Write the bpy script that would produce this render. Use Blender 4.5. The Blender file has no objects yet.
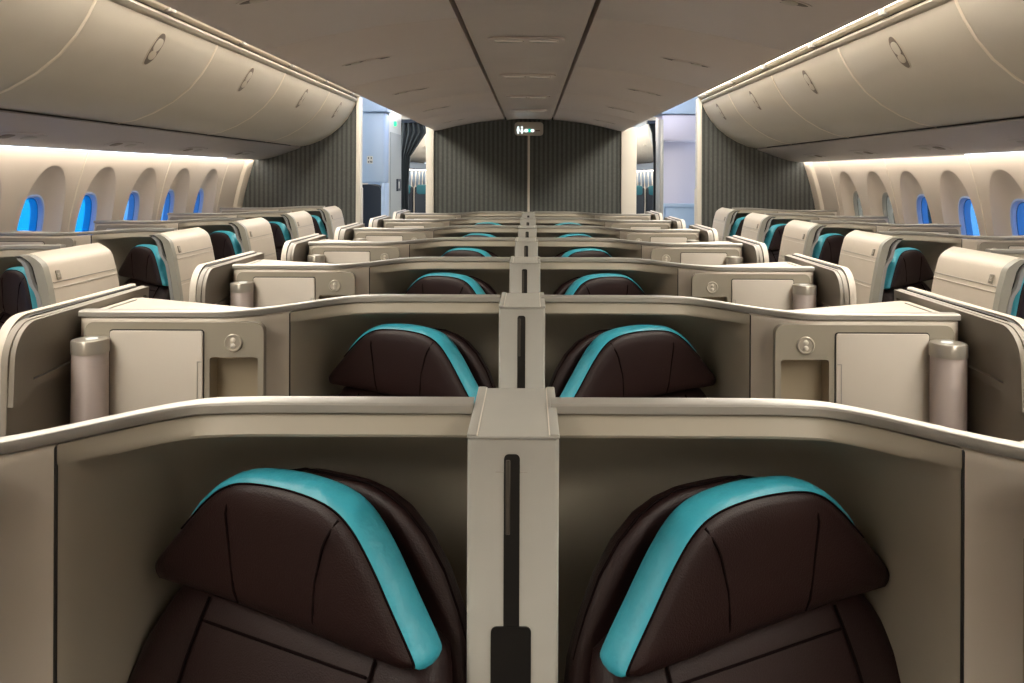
import bpy, bmesh, math, random
from mathutils import Vector, Matrix

random.seed(4)
COL = bpy.context.scene.collection
EZ = 1.65            # eye height; heights below are often given as h = metres below the eye
PITCH = 1.06
Y0 = 1.076           # front face of the first centre post
ROWY = [Y0 + PITCH * k for k in range(7)]
YB = 8.16            # bulkhead plane
R = math.radians
ORD = ['first', 'second', 'third', 'fourth', 'fifth', 'sixth', 'seventh']


def sm(t):
    t = max(0.0, min(1.0, t))
    return t * t * (3 - 2 * t)


# ------------------------------------------------------------------ materials
def mat(name, col, rough=0.5, metal=0.0, noise=0.0, nscale=40.0, bump=0.0, bscale=300.0, spec=0.5, emit=None, estr=0.0, coat=0.0):
    m = bpy.data.materials.new(name)
    m.use_nodes = True
    nt = m.node_tree
    b = nt.nodes['Principled BSDF']
    b.inputs['Base Color'].default_value = (*col, 1)
    b.inputs['Roughness'].default_value = rough
    b.inputs['Metallic'].default_value = metal
    b.inputs['Specular IOR Level'].default_value = spec
    b.inputs['Coat Weight'].default_value = coat
    if emit:
        b.inputs['Emission Color'].default_value = (*emit, 1)
        b.inputs['Emission Strength'].default_value = estr
    if noise or bump:
        tc = nt.nodes.new('ShaderNodeTexCoord')
    if noise:
        n = nt.nodes.new('ShaderNodeTexNoise')
        n.inputs['Scale'].default_value = nscale
        n.inputs['Detail'].default_value = 4
        nt.links.new(tc.outputs['Object'], n.inputs['Vector'])
        mx = nt.nodes.new('ShaderNodeMix')
        mx.data_type = 'RGBA'
        mx.inputs['A'].default_value = (*[c * (1 - noise) for c in col], 1)
        mx.inputs['B'].default_value = (*[min(1, c * (1 + noise)) for c in col], 1)
        nt.links.new(n.outputs['Fac'], mx.inputs['Factor'])
        nt.links.new(mx.outputs['Result'], b.inputs['Base Color'])
    if bump:
        n2 = nt.nodes.new('ShaderNodeTexNoise')
        n2.inputs['Scale'].default_value = bscale
        n2.inputs['Detail'].default_value = 3
        nt.links.new(tc.outputs['Object'], n2.inputs['Vector'])
        bp = nt.nodes.new('ShaderNodeBump')
        bp.inputs['Strength'].default_value = bump
        bp.inputs['Distance'].default_value = 0.002
        nt.links.new(n2.outputs['Fac'], bp.inputs['Height'])
        nt.links.new(bp.outputs['Normal'], b.inputs['Normal'])
    return m


def emis(name, col, s):
    m = bpy.data.materials.new(name)
    m.use_nodes = True
    nt = m.node_tree
    nt.nodes.remove(nt.nodes['Principled BSDF'])
    e = nt.nodes.new('ShaderNodeEmission')
    e.inputs['Color'].default_value = (*col, 1)
    e.inputs['Strength'].default_value = s
    nt.links.new(e.outputs[0], nt.nodes['Material Output'].inputs['Surface'])
    return m


def pane_mat(name, tint, gloss=0.06):
    m = bpy.data.materials.new(name)
    m.use_nodes = True
    nt = m.node_tree
    nt.nodes.remove(nt.nodes['Principled BSDF'])
    t = nt.nodes.new('ShaderNodeBsdfTransparent')
    t.inputs['Color'].default_value = (*tint, 1)
    g = nt.nodes.new('ShaderNodeBsdfGlossy')
    g.inputs['Roughness'].default_value = 0.08
    mx = nt.nodes.new('ShaderNodeMixShader')
    mx.inputs[0].default_value = gloss
    nt.links.new(t.outputs[0], mx.inputs[1])
    nt.links.new(g.outputs[0], mx.inputs[2])
    nt.links.new(mx.outputs[0], nt.nodes['Material Output'].inputs['Surface'])
    return m


def stripe_mat(name, c1, c2, period, duty, axis='X', rough=0.8, noise=0.1):
    m = bpy.data.materials.new(name)
    m.use_nodes = True
    nt = m.node_tree
    b = nt.nodes['Principled BSDF']
    b.inputs['Roughness'].default_value = rough
    tc = nt.nodes.new('ShaderNodeTexCoord')
    sp = nt.nodes.new('ShaderNodeSeparateXYZ')
    nt.links.new(tc.outputs['Object'], sp.inputs[0])
    dv = nt.nodes.new('ShaderNodeMath'); dv.operation = 'DIVIDE'; dv.inputs[1].default_value = period
    nt.links.new(sp.outputs[axis], dv.inputs[0])
    fr = nt.nodes.new('ShaderNodeMath'); fr.operation = 'FRACT'
    nt.links.new(dv.outputs[0], fr.inputs[0])
    cr = nt.nodes.new('ShaderNodeValToRGB')
    el = cr.color_ramp.elements
    el[0].position = 0.0; el[0].color = (*c1, 1)
    el[1].position = duty - 0.05; el[1].color = (*c1, 1)
    e = el.new(duty + 0.05); e.color = (*c2, 1)
    e = el.new(0.94); e.color = (*c2, 1)
    e = el.new(1.0); e.color = (*c1, 1)
    nt.links.new(fr.outputs[0], cr.inputs[0])
    n = nt.nodes.new('ShaderNodeTexNoise'); n.inputs['Scale'].default_value = 60
    mx = nt.nodes.new('ShaderNodeMix'); mx.data_type = 'RGBA'; mx.blend_type = 'MULTIPLY'; mx.inputs['Factor'].default_value = noise * 4
    nt.links.new(tc.outputs['Object'], n.inputs['Vector'])
    nt.links.new(cr.outputs[0], mx.inputs['A'])
    nt.links.new(n.outputs['Fac'], mx.inputs['B'])
    nt.links.new(mx.outputs['Result'], b.inputs['Base Color'])
    bp = nt.nodes.new('ShaderNodeBump'); bp.inputs['Strength'].default_value = 0.5; bp.inputs['Distance'].default_value = 0.006
    nt.links.new(cr.outputs[0], bp.inputs['Height'])
    nt.links.new(bp.outputs['Normal'], b.inputs['Normal'])
    return m


def wrinkle(m, d):
    for n in m.node_tree.nodes:
        if n.type == 'BUMP':
            n.inputs['Distance'].default_value = d
    return m


M = dict(
    cream=mat('cream_shell', (0.60, 0.545, 0.465), 0.42, noise=0.03, nscale=9, bump=0.04, bscale=700),
    door=mat('door_cream', (0.60, 0.55, 0.48), 0.4, noise=0.02, nscale=9),
    rail=mat('rail_grey', (0.36, 0.345, 0.31), 0.36, metal=0.25, noise=0.03, nscale=20),
    post=mat('post_grey', (0.37, 0.362, 0.325), 0.42, noise=0.03, nscale=30, bump=0.08, bscale=900),
    taupe=mat('taupe_wall', (0.36, 0.325, 0.26), 0.5, noise=0.05, nscale=6, bump=0.05, bscale=800),
    control=mat('taupe_control_panel', (0.315, 0.285, 0.228), 0.45, noise=0.03, nscale=12),
    cubby=mat('cubby_lining', (0.36, 0.30, 0.21), 0.55, noise=0.04, nscale=12),
    aisle=mat('taupe_grey_panel', (0.28, 0.25, 0.208), 0.4, noise=0.04, nscale=8),
    dark=mat('dark_gap', (0.02, 0.018, 0.016), 0.6),
    black=mat('black_track', (0.008, 0.007, 0.006), 0.35),
    trackmetal=mat('track_insert', (0.06, 0.05, 0.04), 0.4),
    leather=mat('brown_leather', (0.0155, 0.0060, 0.0055), 0.46, spec=0.26, noise=0.15, nscale=14, bump=0.35, bscale=420),
    seam=mat('seam_thread', (0.006, 0.003, 0.003), 0.9, spec=0.05),
    teal=mat('teal_leather', (0.030, 0.30, 0.39), 0.45, noise=0.14, nscale=30, bump=0.9, bscale=32),
    cap=mat('lamp_cap', (0.42, 0.39, 0.34), 0.28, metal=0.5),
    lamp=mat('lamp_body', (0.44, 0.375, 0.35), 0.38),
    lens=emis('lamp_lens', (1.0, 0.95, 0.85), 0.9),
    dial=mat('dial_metal', (0.50, 0.46, 0.39), 0.3, metal=0.4),
    shell=mat('seat_shell_cream', (0.61, 0.55, 0.465), 0.42, noise=0.03, nscale=9),
    shelledge=mat('shell_edge_grey', (0.33, 0.325, 0.28), 0.4),
    steel=mat('edge_steel', (0.33, 0.34, 0.335), 0.4, metal=0.2),
    placard=mat('placard', (0.26, 0.235, 0.19), 0.4),
    glyph=mat('placard_print', (0.5, 0.46, 0.38), 0.5),
    bin=mat('bin_cream', (0.55, 0.52, 0.445), 0.45, noise=0.03, nscale=5, bump=0.05, bscale=500),
    binseam=mat('bin_edge', (0.78, 0.72, 0.60), 0.4),
    latch=mat('latch', (0.52, 0.47, 0.38), 0.35),
    latchdark=mat('latch_dark', (0.15, 0.125, 0.10), 0.5),
    ceil=mat('ceiling_taupe', (0.64, 0.565, 0.515), 0.36, noise=0.03, nscale=5),
    ceilbin=mat('centre_bin_taupe', (0.68, 0.60, 0.55), 0.5, noise=0.03, nscale=5),
    side=mat('sidewall_cream', (0.72, 0.64, 0.54), 0.5, noise=0.02, nscale=5),
    sideseam=mat('sidewall_seam', (0.85, 0.77, 0.64), 0.4),
    service=mat('service_panel_grey', (0.40, 0.37, 0.36), 0.35, noise=0.06, nscale=4),
    gasket=mat('window_gasket', (0.50, 0.64, 0.92), 0.3),  # blue pane light on the reveal is put into this colour
    trim=mat('white_trim', (0.70, 0.66, 0.58), 0.4),
    bulk=stripe_mat('bulkhead_ribbed_fabric', (0.082, 0.087, 0.080), (0.145, 0.152, 0.142), 0.044, 0.42),
    bulkshade=stripe_mat('centre_bulkhead_ribbed_fabric_shaded', (0.075, 0.080, 0.074), (0.135, 0.143, 0.132), 0.044, 0.45),  # the ribbed fabric again, ceiling shadow put into a darker colour
    carpet=mat('carpet', (0.035, 0.032, 0.035), 0.95, noise=0.4, nscale=150, bump=0.6, bscale=500),
    galley=mat('galley_blue_white', (0.42, 0.52, 0.66), 0.4),
    galleylilac=mat('galley_lilac', (0.62, 0.58, 0.68), 0.4),
    galleydark=mat('galley_dark_navy', (0.012, 0.018, 0.03), 0.5),
    lavdoor=mat('lavatory_door', (0.42, 0.41, 0.37), 0.45),
    curtain=mat('curtain_charcoal', (0.07, 0.072, 0.066), 0.9, noise=0.2, nscale=60),
    bluegrey=mat('blue_grey_panel', (0.14, 0.19, 0.25), 0.5),
    ecoseat=mat('economy_seat_dark', (0.008, 0.009, 0.012), 0.6),
    ecoteal=mat('economy_headrest_teal', (0.012, 0.10, 0.115), 0.6),
    green=emis('green_indicator', (0.05, 1.0, 0.35), 1.3),
    signbody=mat('sign_housing', (0.45, 0.42, 0.36), 0.4),
    signwhite=emis('sign_white', (0.85, 1.0, 1.0), 1.1),
    signteal=emis('sign_teal', (0.0, 0.70, 0.52), 0.7),
    signdash=mat('sign_dash', (0.12, 0.05, 0.04), 0.5),
    psulens=mat('psu_lens', (0.92, 0.88, 0.82), 0.25),
    led=emis('cove_led', (1.0, 0.89, 0.74), 16.0),
    ledwash=emis('wash_led', (1.0, 0.89, 0.78), 12.5),
    aislefill=emis('added_aisle_fill', (1.0, 0.925, 0.81), 14.8),  # added fill, glows out of view to brighten the suites
    doorlight=emis('door_area_light', (0.62, 0.74, 1.0), 5.0),
    ecolight=emis('economy_cove_light', (1.0, 0.93, 0.84), 7.0),
    paneblue=pane_mat('tinted_pane_blue', (0.003, 0.135, 0.33), 0.03),
    panelight=pane_mat('tinted_pane_light_blue', (0.04, 0.13, 0.27), 0.05),
    paneclear=pane_mat('clear_pane', (0.40, 0.36, 0.32)),
    outgrey=mat('terminal_wall', (0.09, 0.075, 0.06), 0.8, noise=0.3, nscale=1.5),
    outwhite=mat('terminal_band', (0.6, 0.6, 0.6), 0.7),
)


wrinkle(M['teal'], 0.005)


# ------------------------------------------------------------------ mesh builder
class G:
    def __init__(s):
        s.bm = bmesh.new()

    def _bev(s, edges, r, seg):
        if r > 0 and edges:
            bmesh.ops.bevel(s.bm, geom=edges, offset=r, segments=seg, profile=0.5, affect='EDGES', clamp_overlap=True)

    def box(s, lo, hi, r=0.0, seg=2, mtx=None):
        vs = [s.bm.verts.new((x, y, z)) for x in (lo[0], hi[0]) for y in (lo[1], hi[1]) for z in (lo[2], hi[2])]
        if mtx is not None:
            for v in vs:
                v.co = mtx @ v.co
        fs = [(0, 1, 3, 2), (4, 6, 7, 5), (0, 4, 5, 1), (2, 3, 7, 6), (0, 2, 6, 4), (1, 5, 7, 3)]
        F = [s.bm.faces.new([vs[i] for i in f]) for f in fs]
        s._bev(list({e for f in F for e in f.edges}), r, seg)
        return s

    def prism(s, poly, a, b, axis, r=0.0, seg=2):
        """poly: 2-D points; extruded from a to b along axis (0,1,2); the 2-D coordinates fill the other axes in order."""
        def p3(p, t):
            c = [p[0], p[1]]
            c.insert(axis, t)
            return c
        A = [s.bm.verts.new(p3(p, a)) for p in poly]
        B = [s.bm.verts.new(p3(p, b)) for p in poly]
        n = len(poly)
        fa = s.bm.faces.new(A); fb = s.bm.faces.new(B[::-1])
        for i in range(n):
            s.bm.faces.new((A[i], B[i], B[(i + 1) % n], A[(i + 1) % n]))
        s._bev(list(set(fa.edges) | set(fb.edges)), r, seg)
        return s

    def loft(s, rings, closed=True, caps=True):
        V = [[s.bm.verts.new(p) for p in ring] for ring in rings]
        n = len(rings[0])
        for a, b in zip(V, V[1:]):
            for i in range(n if closed else n - 1):
                j = (i + 1) % n
                s.bm.faces.new((a[i], a[j], b[j], b[i]))
        if caps and closed:
            s.bm.faces.new(V[0][::-1]); s.bm.faces.new(V[-1])
        return s

    def grid(s, rows, skip=None):
        V = [[s.bm.verts.new(p) for p in row] for row in rows]
        for i in range(len(V) - 1):
            for j in range(len(V[0]) - 1):
                if skip and skip(i, j):
                    continue
                s.bm.faces.new((V[i][j], V[i][j + 1], V[i + 1][j + 1], V[i + 1][j]))
        return s

    def tube(s, path, r, n=6, up=(0, 0, 1)):
        P = [Vector(p) for p in path]
        rings = []
        for i, p in enumerate(P):
            d = (P[min(i + 1, len(P) - 1)] - P[max(i - 1, 0)]).normalized()
            u = Vector(up)
            if abs(d.dot(u)) > 0.95:
                u = Vector((1, 0, 0))
            a = d.cross(u).normalized(); b = d.cross(a)
            rr = r[i] if isinstance(r, (list, tuple)) else r
            rings.append([p + a * rr * math.cos(t * 2 * math.pi / n) + b * rr * math.sin(t * 2 * math.pi / n) for t in range(n)])
        return s.loft(rings)

    def lathe(s, prof, c, axis=2, n=24, sx=1.0, sy=1.0):
        """prof: (radius, height) pairs about an axis through c."""
        rings = []
        for r, h in prof:
            ring = []
            for i in range(n):
                t = 2 * math.pi * i / n
                q = [r * sx * math.cos(t), r * sy * math.sin(t)]
                q.insert(axis, h)
                ring.append((c[0] + q[0], c[1] + q[1], c[2] + q[2]))
            rings.append(ring)
        return s.loft(rings)

    def build(s, name, m, parent=None, ang=40, flat=False):
        bm = s.bm
        bmesh.ops.recalc_face_normals(bm, faces=bm.faces[:])
        me = bpy.data.meshes.new(name)
        bm.to_mesh(me); bm.free()
        me.materials.append(M[m] if isinstance(m, str) else m)
        if not flat:
            me.polygons.foreach_set('use_smooth', [True] * len(me.polygons))
            me.set_sharp_from_angle(angle=R(ang))
        o = bpy.data.objects.new(name, me)
        COL.objects.link(o)
        if parent is not None:
            o.parent = parent
        return o


def rrect(x0, x1, z0, z1, r, n=5):
    pts = []
    for cx, cz, a0 in ((x1 - r, z1 - r, 0), (x0 + r, z1 - r, 90), (x0 + r, z0 + r, 180), (x1 - r, z0 + r, 270)):
        for i in range(n + 1):
            a = R(a0 + 90 * i / n)
            pts.append((cx + r * math.cos(a), cz + r * math.sin(a)))
    return pts


def holed_plate(g, outer, hole, yf, yb, depth):
    """a plate in x,z from yf (front, smaller y) to yb with a rectangular recess running back to yf + depth"""
    bm = g.bm
    def loop(pts, y):
        v = [bm.verts.new((p[0], y, p[1])) for p in pts]
        e = [bm.edges.new((v[i], v[(i + 1) % len(v)])) for i in range(len(v))]
        return v, e
    vo, eo = loop(outer, yf)
    vh, eh = loop(hole, yf)
    bmesh.ops.triangle_fill(bm, edges=eo + eh, use_beauty=True, normal=(0, -1, 0))
    vb = [bm.verts.new((p[0], yb, p[1])) for p in outer]
    n = len(vo)
    for i in range(n):
        bm.faces.new((vo[i], vo[(i + 1) % n], vb[(i + 1) % n], vb[i]))
    # recess walls
    vr = [bm.verts.new((p[0], yf + depth, p[1])) for p in hole]
    n = len(vh)
    for i in range(n):
        bm.faces.new((vh[i], vh[(i + 1) % n], vr[(i + 1) % n], vr[i]))


def tag(o, label=None, cat=None, group=None, kind=None):
    if label: o['label'] = label
    if cat: o['category'] = cat
    if group: o['group'] = group
    if kind: o['kind'] = kind
    return o


def struct(o):
    o['kind'] = 'structure'
    return o


def empty(name, loc=(0, 0, 0), rz=0.0):
    o = bpy.data.objects.new(name, None)
    COL.objects.link(o)
    o.location = loc
    o.rotation_euler = (0, 0, rz)
    o.empty_display_size = 0.1
    return o


_mir = {}


def mirror_mesh(me):
    if me.name not in _mir:
        m2 = me.copy()
        bm = bmesh.new(); bm.from_mesh(m2)
        for v in bm.verts:
            v.co.x = -v.co.x
        bmesh.ops.reverse_faces(bm, faces=bm.faces[:])
        bm.to_mesh(m2); bm.free()
        _mir[me.name] = m2
    return _mir[me.name]


def copy_tree(o, parent=None, mirror=False, skip=()):
    c = o.copy()
    COL.objects.link(c)
    c.parent = parent
    if mirror and c.type == 'MESH':
        c.data = mirror_mesh(o.data)
    for ch in o.children:
        if ch.name.split('.')[0] not in skip:
            copy_tree(ch, c, mirror, skip)
    return c


PROTOS = []


def place(proto, x, y, rz=0.0, mirror=False, label=None, cat=None, group=None, skip=(), z=0.0):
    o = copy_tree(proto, None, mirror, skip)
    o.location = (-x if mirror else x, y, z)
    o.rotation_euler = (0, 0, -rz if mirror else rz)
    tag(o, label, cat, group)
    return o


def remove_tree(o):
    for ch in list(o.children):
        remove_tree(ch)
    bpy.data.objects.remove(o)


# ------------------------------------------------------------------ prototypes (left hand; mirrored for the other side)
def make_post():
    r = empty('divider_post')
    G().box((-0.0582, 0, 0), (0.0582, 0.24, EZ - 0.333), 0.006, 3).build('post_body', 'post', r)
    G().box((-0.0588, -0.001, EZ - 0.3345), (0.0588, 0.242, EZ - 0.330), 0.002, 2).build('top_cap', 'post', r)
    for s in (-1, 1):
        a, b = sorted((s * 0.0465, s * 0.0586))
        rb = G().box((a, -0.0005, EZ - 0.331), (b, 0.2415, EZ - 0.3275), 0.002, 2).build('cap_rib', 'post', r)
        G().box((s * 0.0460 - 0.0010, 0.0, EZ - 0.331), (s * 0.0460 + 0.0010, 0.241, EZ - 0.3285), 0.0005, 1).build('rib_edge', 'trim', rb)
    g = G()
    g.prism(rrect(-0.0115, 0.0085, EZ - 0.60, EZ - 0.353, 0.006), -0.0012, 0.004, 1)
    sl = g.build('slot_track', 'black', r)
    G().box((-0.0095, -0.0022, EZ - 0.455), (-0.0035, 0.002, EZ - 0.360), 0.001, 1).build('slot_insert', 'trackmetal', sl)
    G().prism(rrect(-0.0275, 0.0235, EZ - 1.0, EZ - 0.571, 0.007), -0.0024, 0.004, 1).build('slot_base', 'black', r)
    G().box((-0.022, -0.0008, EZ - 0.3765), (0.018, 0.002, EZ - 0.3752)).build('front_seam', 'rail', r)
    return r


def ypath(u):
    return 0.125 - 0.205 * sm((u - 0.43) / 0.30)


def recess(u):
    return 0.20 * (1 - sm((u - 0.52) / 0.068))


yface = ypath      # the console front follows the rail line


def dh(u):
    return -0.006 + 0.010 * sm((u - 0.35) / 0.28)


US = 0.588      # seam between partition and console
UE = 1.072      # outer end of the console


def make_partition(u0=0.058):
    r = empty('suite_partition')
    us = sorted(set([u0 + (0.52 - u0) * i / 44 for i in range(45)] + [0.52 + (US - 0.001 - 0.52) * i / 18 for i in range(19)]))
    front = []
    for u in us:
        y, q = ypath(u), recess(u)
        w = q / 0.20
        prof = [(0.345, y + 0.010), (0.3465, y + 0.003), (0.350, y + 0.001), (0.362, y + 0.001 - 0.008 * w), (0.370, y + 0.001 - 0.012 * w), (0.374, y + 0.003 - 0.012 * w), (0.378, y + 0.003 + q * 0.06)]
        for k in range(1, 9):
            t = k / 8
            prof.append((0.378 + 0.15 * t, y + 0.003 + q * (0.06 + 0.94 * math.sin(t * math.pi / 2))))
        prof += [(0.60, y + 0.003 + q), (0.90, y + 0.003 + q), (EZ - 0.02, y + 0.003 + q)]
        d = dh(u)
        prof = [(h + (d if h < 0.55 else 0), yy) for h, yy in prof]
        ring = [(-u, yy, EZ - h) for h, yy in prof] + [(-u, yy + 0.014, EZ - h) for h, yy in prof[::-1]]
        front.append(ring)
    G().loft(front).build('partition_panel', 'taupe', r, 50)
    # grey rail along the top, in front of and above the panel
    us2 = [u0 + 0.002 + (UE - u0 - 0.002) * i / 60 for i in range(61)]
    def rail_ring(u, k=1.0):
        y = ypath(u)
        sec = [(0.000, 0.3435), (-0.001, 0.342), (-0.001, 0.332), (0.001, 0.3295), (0.004, 0.3285), (0.034, 0.3285), (0.038, 0.331), (0.040, 0.3435)]
        return [(-u, y + a, EZ - b - dh(u)) for a, b in sec]
    G().loft([rail_ring(u) for u in us2]).build('top_rail', 'rail', r, 30)
    return r


HX0, HX1, HT, HB = 0.637, 0.753, 0.443, 0.66   # cubby hole (u, h)


def make_console():
    r = empty('side_console')
    us = sorted(set([US + 0.001 + (UE - US - 0.001) * i / 24 for i in range(25)] + [US + 0.005 * i for i in range(1, 12) if abs(US + 0.005 * i - HX0) > 0.001] + [HX0, HX1]))
    hs = [0.349, 0.3505, 0.354, 0.364, 0.40, HT, 0.55, HB, 0.9, EZ - 0.02]
    rows = []
    for h in hs:
        d = {0.349: 0.010, 0.3505: 0.003}.get(h, 0.0)
        row = []
        for u in us:
            e = max(0.0, (u - (UE - 0.02)) / 0.02)
            row.append((-u, yface(u) + d + 0.012 * e * e, EZ - h))
        rows.append(row)
    ih = {h: i for i, h in enumerate(hs)}
    iu = {u: i for i, u in enumerate(us)}
    g = G()
    g.grid(rows, skip=lambda i, j: ih[HT] <= i < ih[HB] and iu[HX0] <= j < iu[HX1])
    # body: end cheek, back and the seam cheek
    poly = [(-UE, ypath(UE) + 0.012), (-UE, 0.20), (-(UE - 0.02), 0.215), (-0.667, 0.03), (-0.640, ypath(0.64) + 0.004)]
    zt = EZ - 0.3425
    bm = g.bm
    tv = [bm.verts.new((x, y, zt - 0.008)) for x, y in poly]
    bv = [bm.verts.new((x, y, 0.02)) for x, y in poly]
    for i in range(len(poly) - 1):
        bm.faces.new((tv[i], tv[i + 1], bv[i + 1], bv[i]))
    g.build('console_body', 'cream', r, 50)
    G().prism([(-US + 0.0014, ypath(US) + 0.0010), (-US - 0.0016, ypath(US) + 0.0010), (-US - 0.0016, ypath(US) + 0.012), (-US + 0.0014, ypath(US) + 0.012)], 0.02, EZ - 0.352, 2).build('panel_joint', 'dark', r)
    # deck seen beyond the rail
    d = [(-UE, -0.030), (-UE, 0.20), (-(UE - 0.02), 0.215), (-0.667, 0.03), (-0.70, ypath(0.70) + 0.036)]
    dk = G().prism(d, zt - 0.008, zt, 2, 0.003, 2).build('console_deck', 'cream', r)
    G().tube([(-1.045, -0.02, zt + 0.0005), (-1.045, 0.165, zt + 0.0005)], 0.0018, 6).build('deck_groove', 'rail', dk)
    # taupe control panel with its open cubby
    yc = yface(UE) - 0.0035
    g = G()
    outer = rrect(-1.055, -0.623, EZ - 1.02, EZ - 0.359, 0.022)
    hole = rrect(-HX1, -HX0, EZ - HB, EZ - HT, 0.006, 2)
    holed_plate(g, outer, hole, yc, yc + 0.022, 0.002)
    cp = g.build('control_panel', 'control', r, 40)
    g = G()
    hp = rrect(-HX1, -HX0, EZ - HB, EZ - HT, 0.006, 2)
    g.loft([[(x, yc + 0.001, z) for x, z in hp], [(x, yc + 0.055, z) for x, z in hp]], caps=False)
    g.grid([[(-HX1, yc + 0.052, EZ - HT), (-HX0, yc + 0.052, EZ - HT)], [(-HX1, yc + 0.052, EZ - HB), (-HX0, yc + 0.052, EZ - HB)]])
    cb = g.build('cubby', 'cubby', cp)
    G().box((-HX1 + 0.002, yc + 0.004, EZ - 0.652), (-HX0 - 0.002, yc + 0.05, EZ - 0.60), 0.006, 2).build('cubby_tray', 'control', cb)
    # storage door
    G().prism(rrect(-0.995, -0.766, EZ - 0.705, EZ - 0.376, 0.008, 3), yc - 0.0008, yc + 0.002, 1).build('door_gap', 'dark', r)
    dr = G().prism(rrect(-0.9925, -0.7685, EZ - 0.70, EZ - 0.379, 0.006, 3), yc - 0.0055, yc + 0.001, 1, 0.0015, 2).build('storage_door', 'door', r)
    g = G()
    g.box((-0.7815, yc - 0.0068, EZ - 0.56), (-0.7795, yc - 0.004, EZ - 0.452))
    g.box((-0.7815, yc - 0.0068, EZ - 0.454), (-0.7705, yc - 0.004, EZ - 0.452))
    g.build('door_pull', 'rail', dr)
    # round dial
    c = (-0.696, yc, EZ - 0.408)
    dl = G().lathe([(0.0215, 0.001), (0.0215, -0.003), (0.020, -0.0045), (0.0175, -0.0045), (0.0165, -0.0025), (0.001, -0.0025)], c, 1, 28).build('dial', 'dial', cp)
    for s in (-1, 1):
        G().lathe([(0.0062, -0.002), (0.0062, -0.004), (0.004, -0.0055), (0.0005, -0.0058)], (c[0], c[1], c[2] + s * 0.0068), 1, 14).build('dial_button', 'trim', dl)
    return r


def make_reading_lamp():
    """stand-up cylinder at the aisle end of a console, origin at its axis"""
    r = empty('reading_lamp')
    def sec(rx, ry, z, back):
        pts = []
        for i in range(28):
            t = 2 * math.pi * i / 28
            x, y = rx * math.cos(t), ry * math.sin(t)
            if y > 0:
                y *= back
            pts.append((x, y, z))
        return pts
    a, b = 0.041, 0.042
    G().loft([sec(a, b, 0.0, 1.05), sec(a * .98, b * .98, EZ - 0.426, 1.05), sec(a * .95, b * .95, EZ - 0.424, 1.05)]).build('lamp_body', 'lamp', r)
    cap = G().loft([sec(a * 1.02, b * 1.02, EZ - 0.425, 1.08), sec(a * 1.02, b * 1.02, EZ - 0.397, 1.08), sec(a * .97, b * .97, EZ - 0.3935, 1.08), sec(a * .86, b * .86, EZ - 0.3925, 1.08)]).build('lamp_cap', 'cap', r)
    G().lathe([(0.0135, EZ - 0.3930), (0.0135, EZ - 0.3912), (0.001, EZ - 0.3910)], (0.004, 0, 0), 2, 20, 1.0, 1.0).build('lamp_lens', 'lens', cap)
    return r


def make_aisle_panel():
    """two-layer privacy panel along the aisle, origin on the row"""
    r = empty('privacy_panel')
    def corner(y1, h0, rad, lean):
        pts = []
        n = 10
        for i in range(n + 1):
            a = math.pi / 2 * i / n
            pts.append((y1 + rad - rad * math.sin(a), h0 + rad - rad * math.cos(a)))
        return pts + [(y1 - lean, 1.35)]
    # outer cream rimmed panel
    out = [(0.32, 0.318)] + corner(-0.305, 0.318, 0.095, 0.03) + [(0.30, 1.35), (0.325, 0.335)]
    G().prism([(y, EZ - h) for y, h in out], -1.140, -1.118, 0, 0.006, 3).build('outer_panel', 'cream', r)
    gap = [(0.30, 0.322)] + corner(-0.299, 0.322, 0.092, 0.03) + [(0.30, 1.34)]
    G().prism([(y, EZ - h) for y, h in gap], -1.119, -1.106, 0).build('gap_seal', 'dark', r)
    inn = [(0.32, 0.324)] + corner(-0.325, 0.325, 0.085, 0.03) + [(0.29, 1.33), (0.322, 0.345)]
    ip = G().prism([(y, EZ - h) for y, h in inn], -1.107, -1.092, 0, 0.004, 2).build('inner_panel', 'aisle', r)
    # raised upper frame with a sunk field
    fr = [(0.318, 0.326)] + [(y, h) for y, h in corner(-0.320, 0.327, 0.080, 0.0)[:-1]] + [(-0.326, 0.50), (-0.300, 0.505), (-0.24, 0.475), (0.31, 0.455)]
    hole = [(0.30, 0.347), (-0.205, 0.349), (-0.240, 0.356), (-0.256, 0.378), (-0.262, 0.44), (-0.250, 0.458), (-0.215, 0.457), (0.29, 0.440)]
    g = G()
    bm = g.bm
    def loop(pts, x):
        v = [bm.verts.new((x, y, EZ - h)) for y, h in pts]
        return v, [bm.edges.new((v[i], v[(i + 1) % len(v)])) for i in range(len(v))]
    xf = -1.080
    vo, eo = loop(fr, xf); vh, eh = loop(hole, xf)
    bmesh.ops.triangle_fill(bm, edges=eo + eh, use_beauty=True, normal=(1, 0, 0))
    for lp, xx in ((vo, -1.0925), (vh, -1.0895)):
        vb = [bm.verts.new((xx, v.co.y, v.co.z)) for v in lp]
        n = len(lp)
        for i in range(n):
            bm.faces.new((lp[i], lp[(i + 1) % n], vb[(i + 1) % n], vb[i]))
        if lp is vh:
            bm.faces.new(vb)
    g.build('upper_frame', 'aisle', ip, 30)
    return r


SC = 0.985


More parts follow.
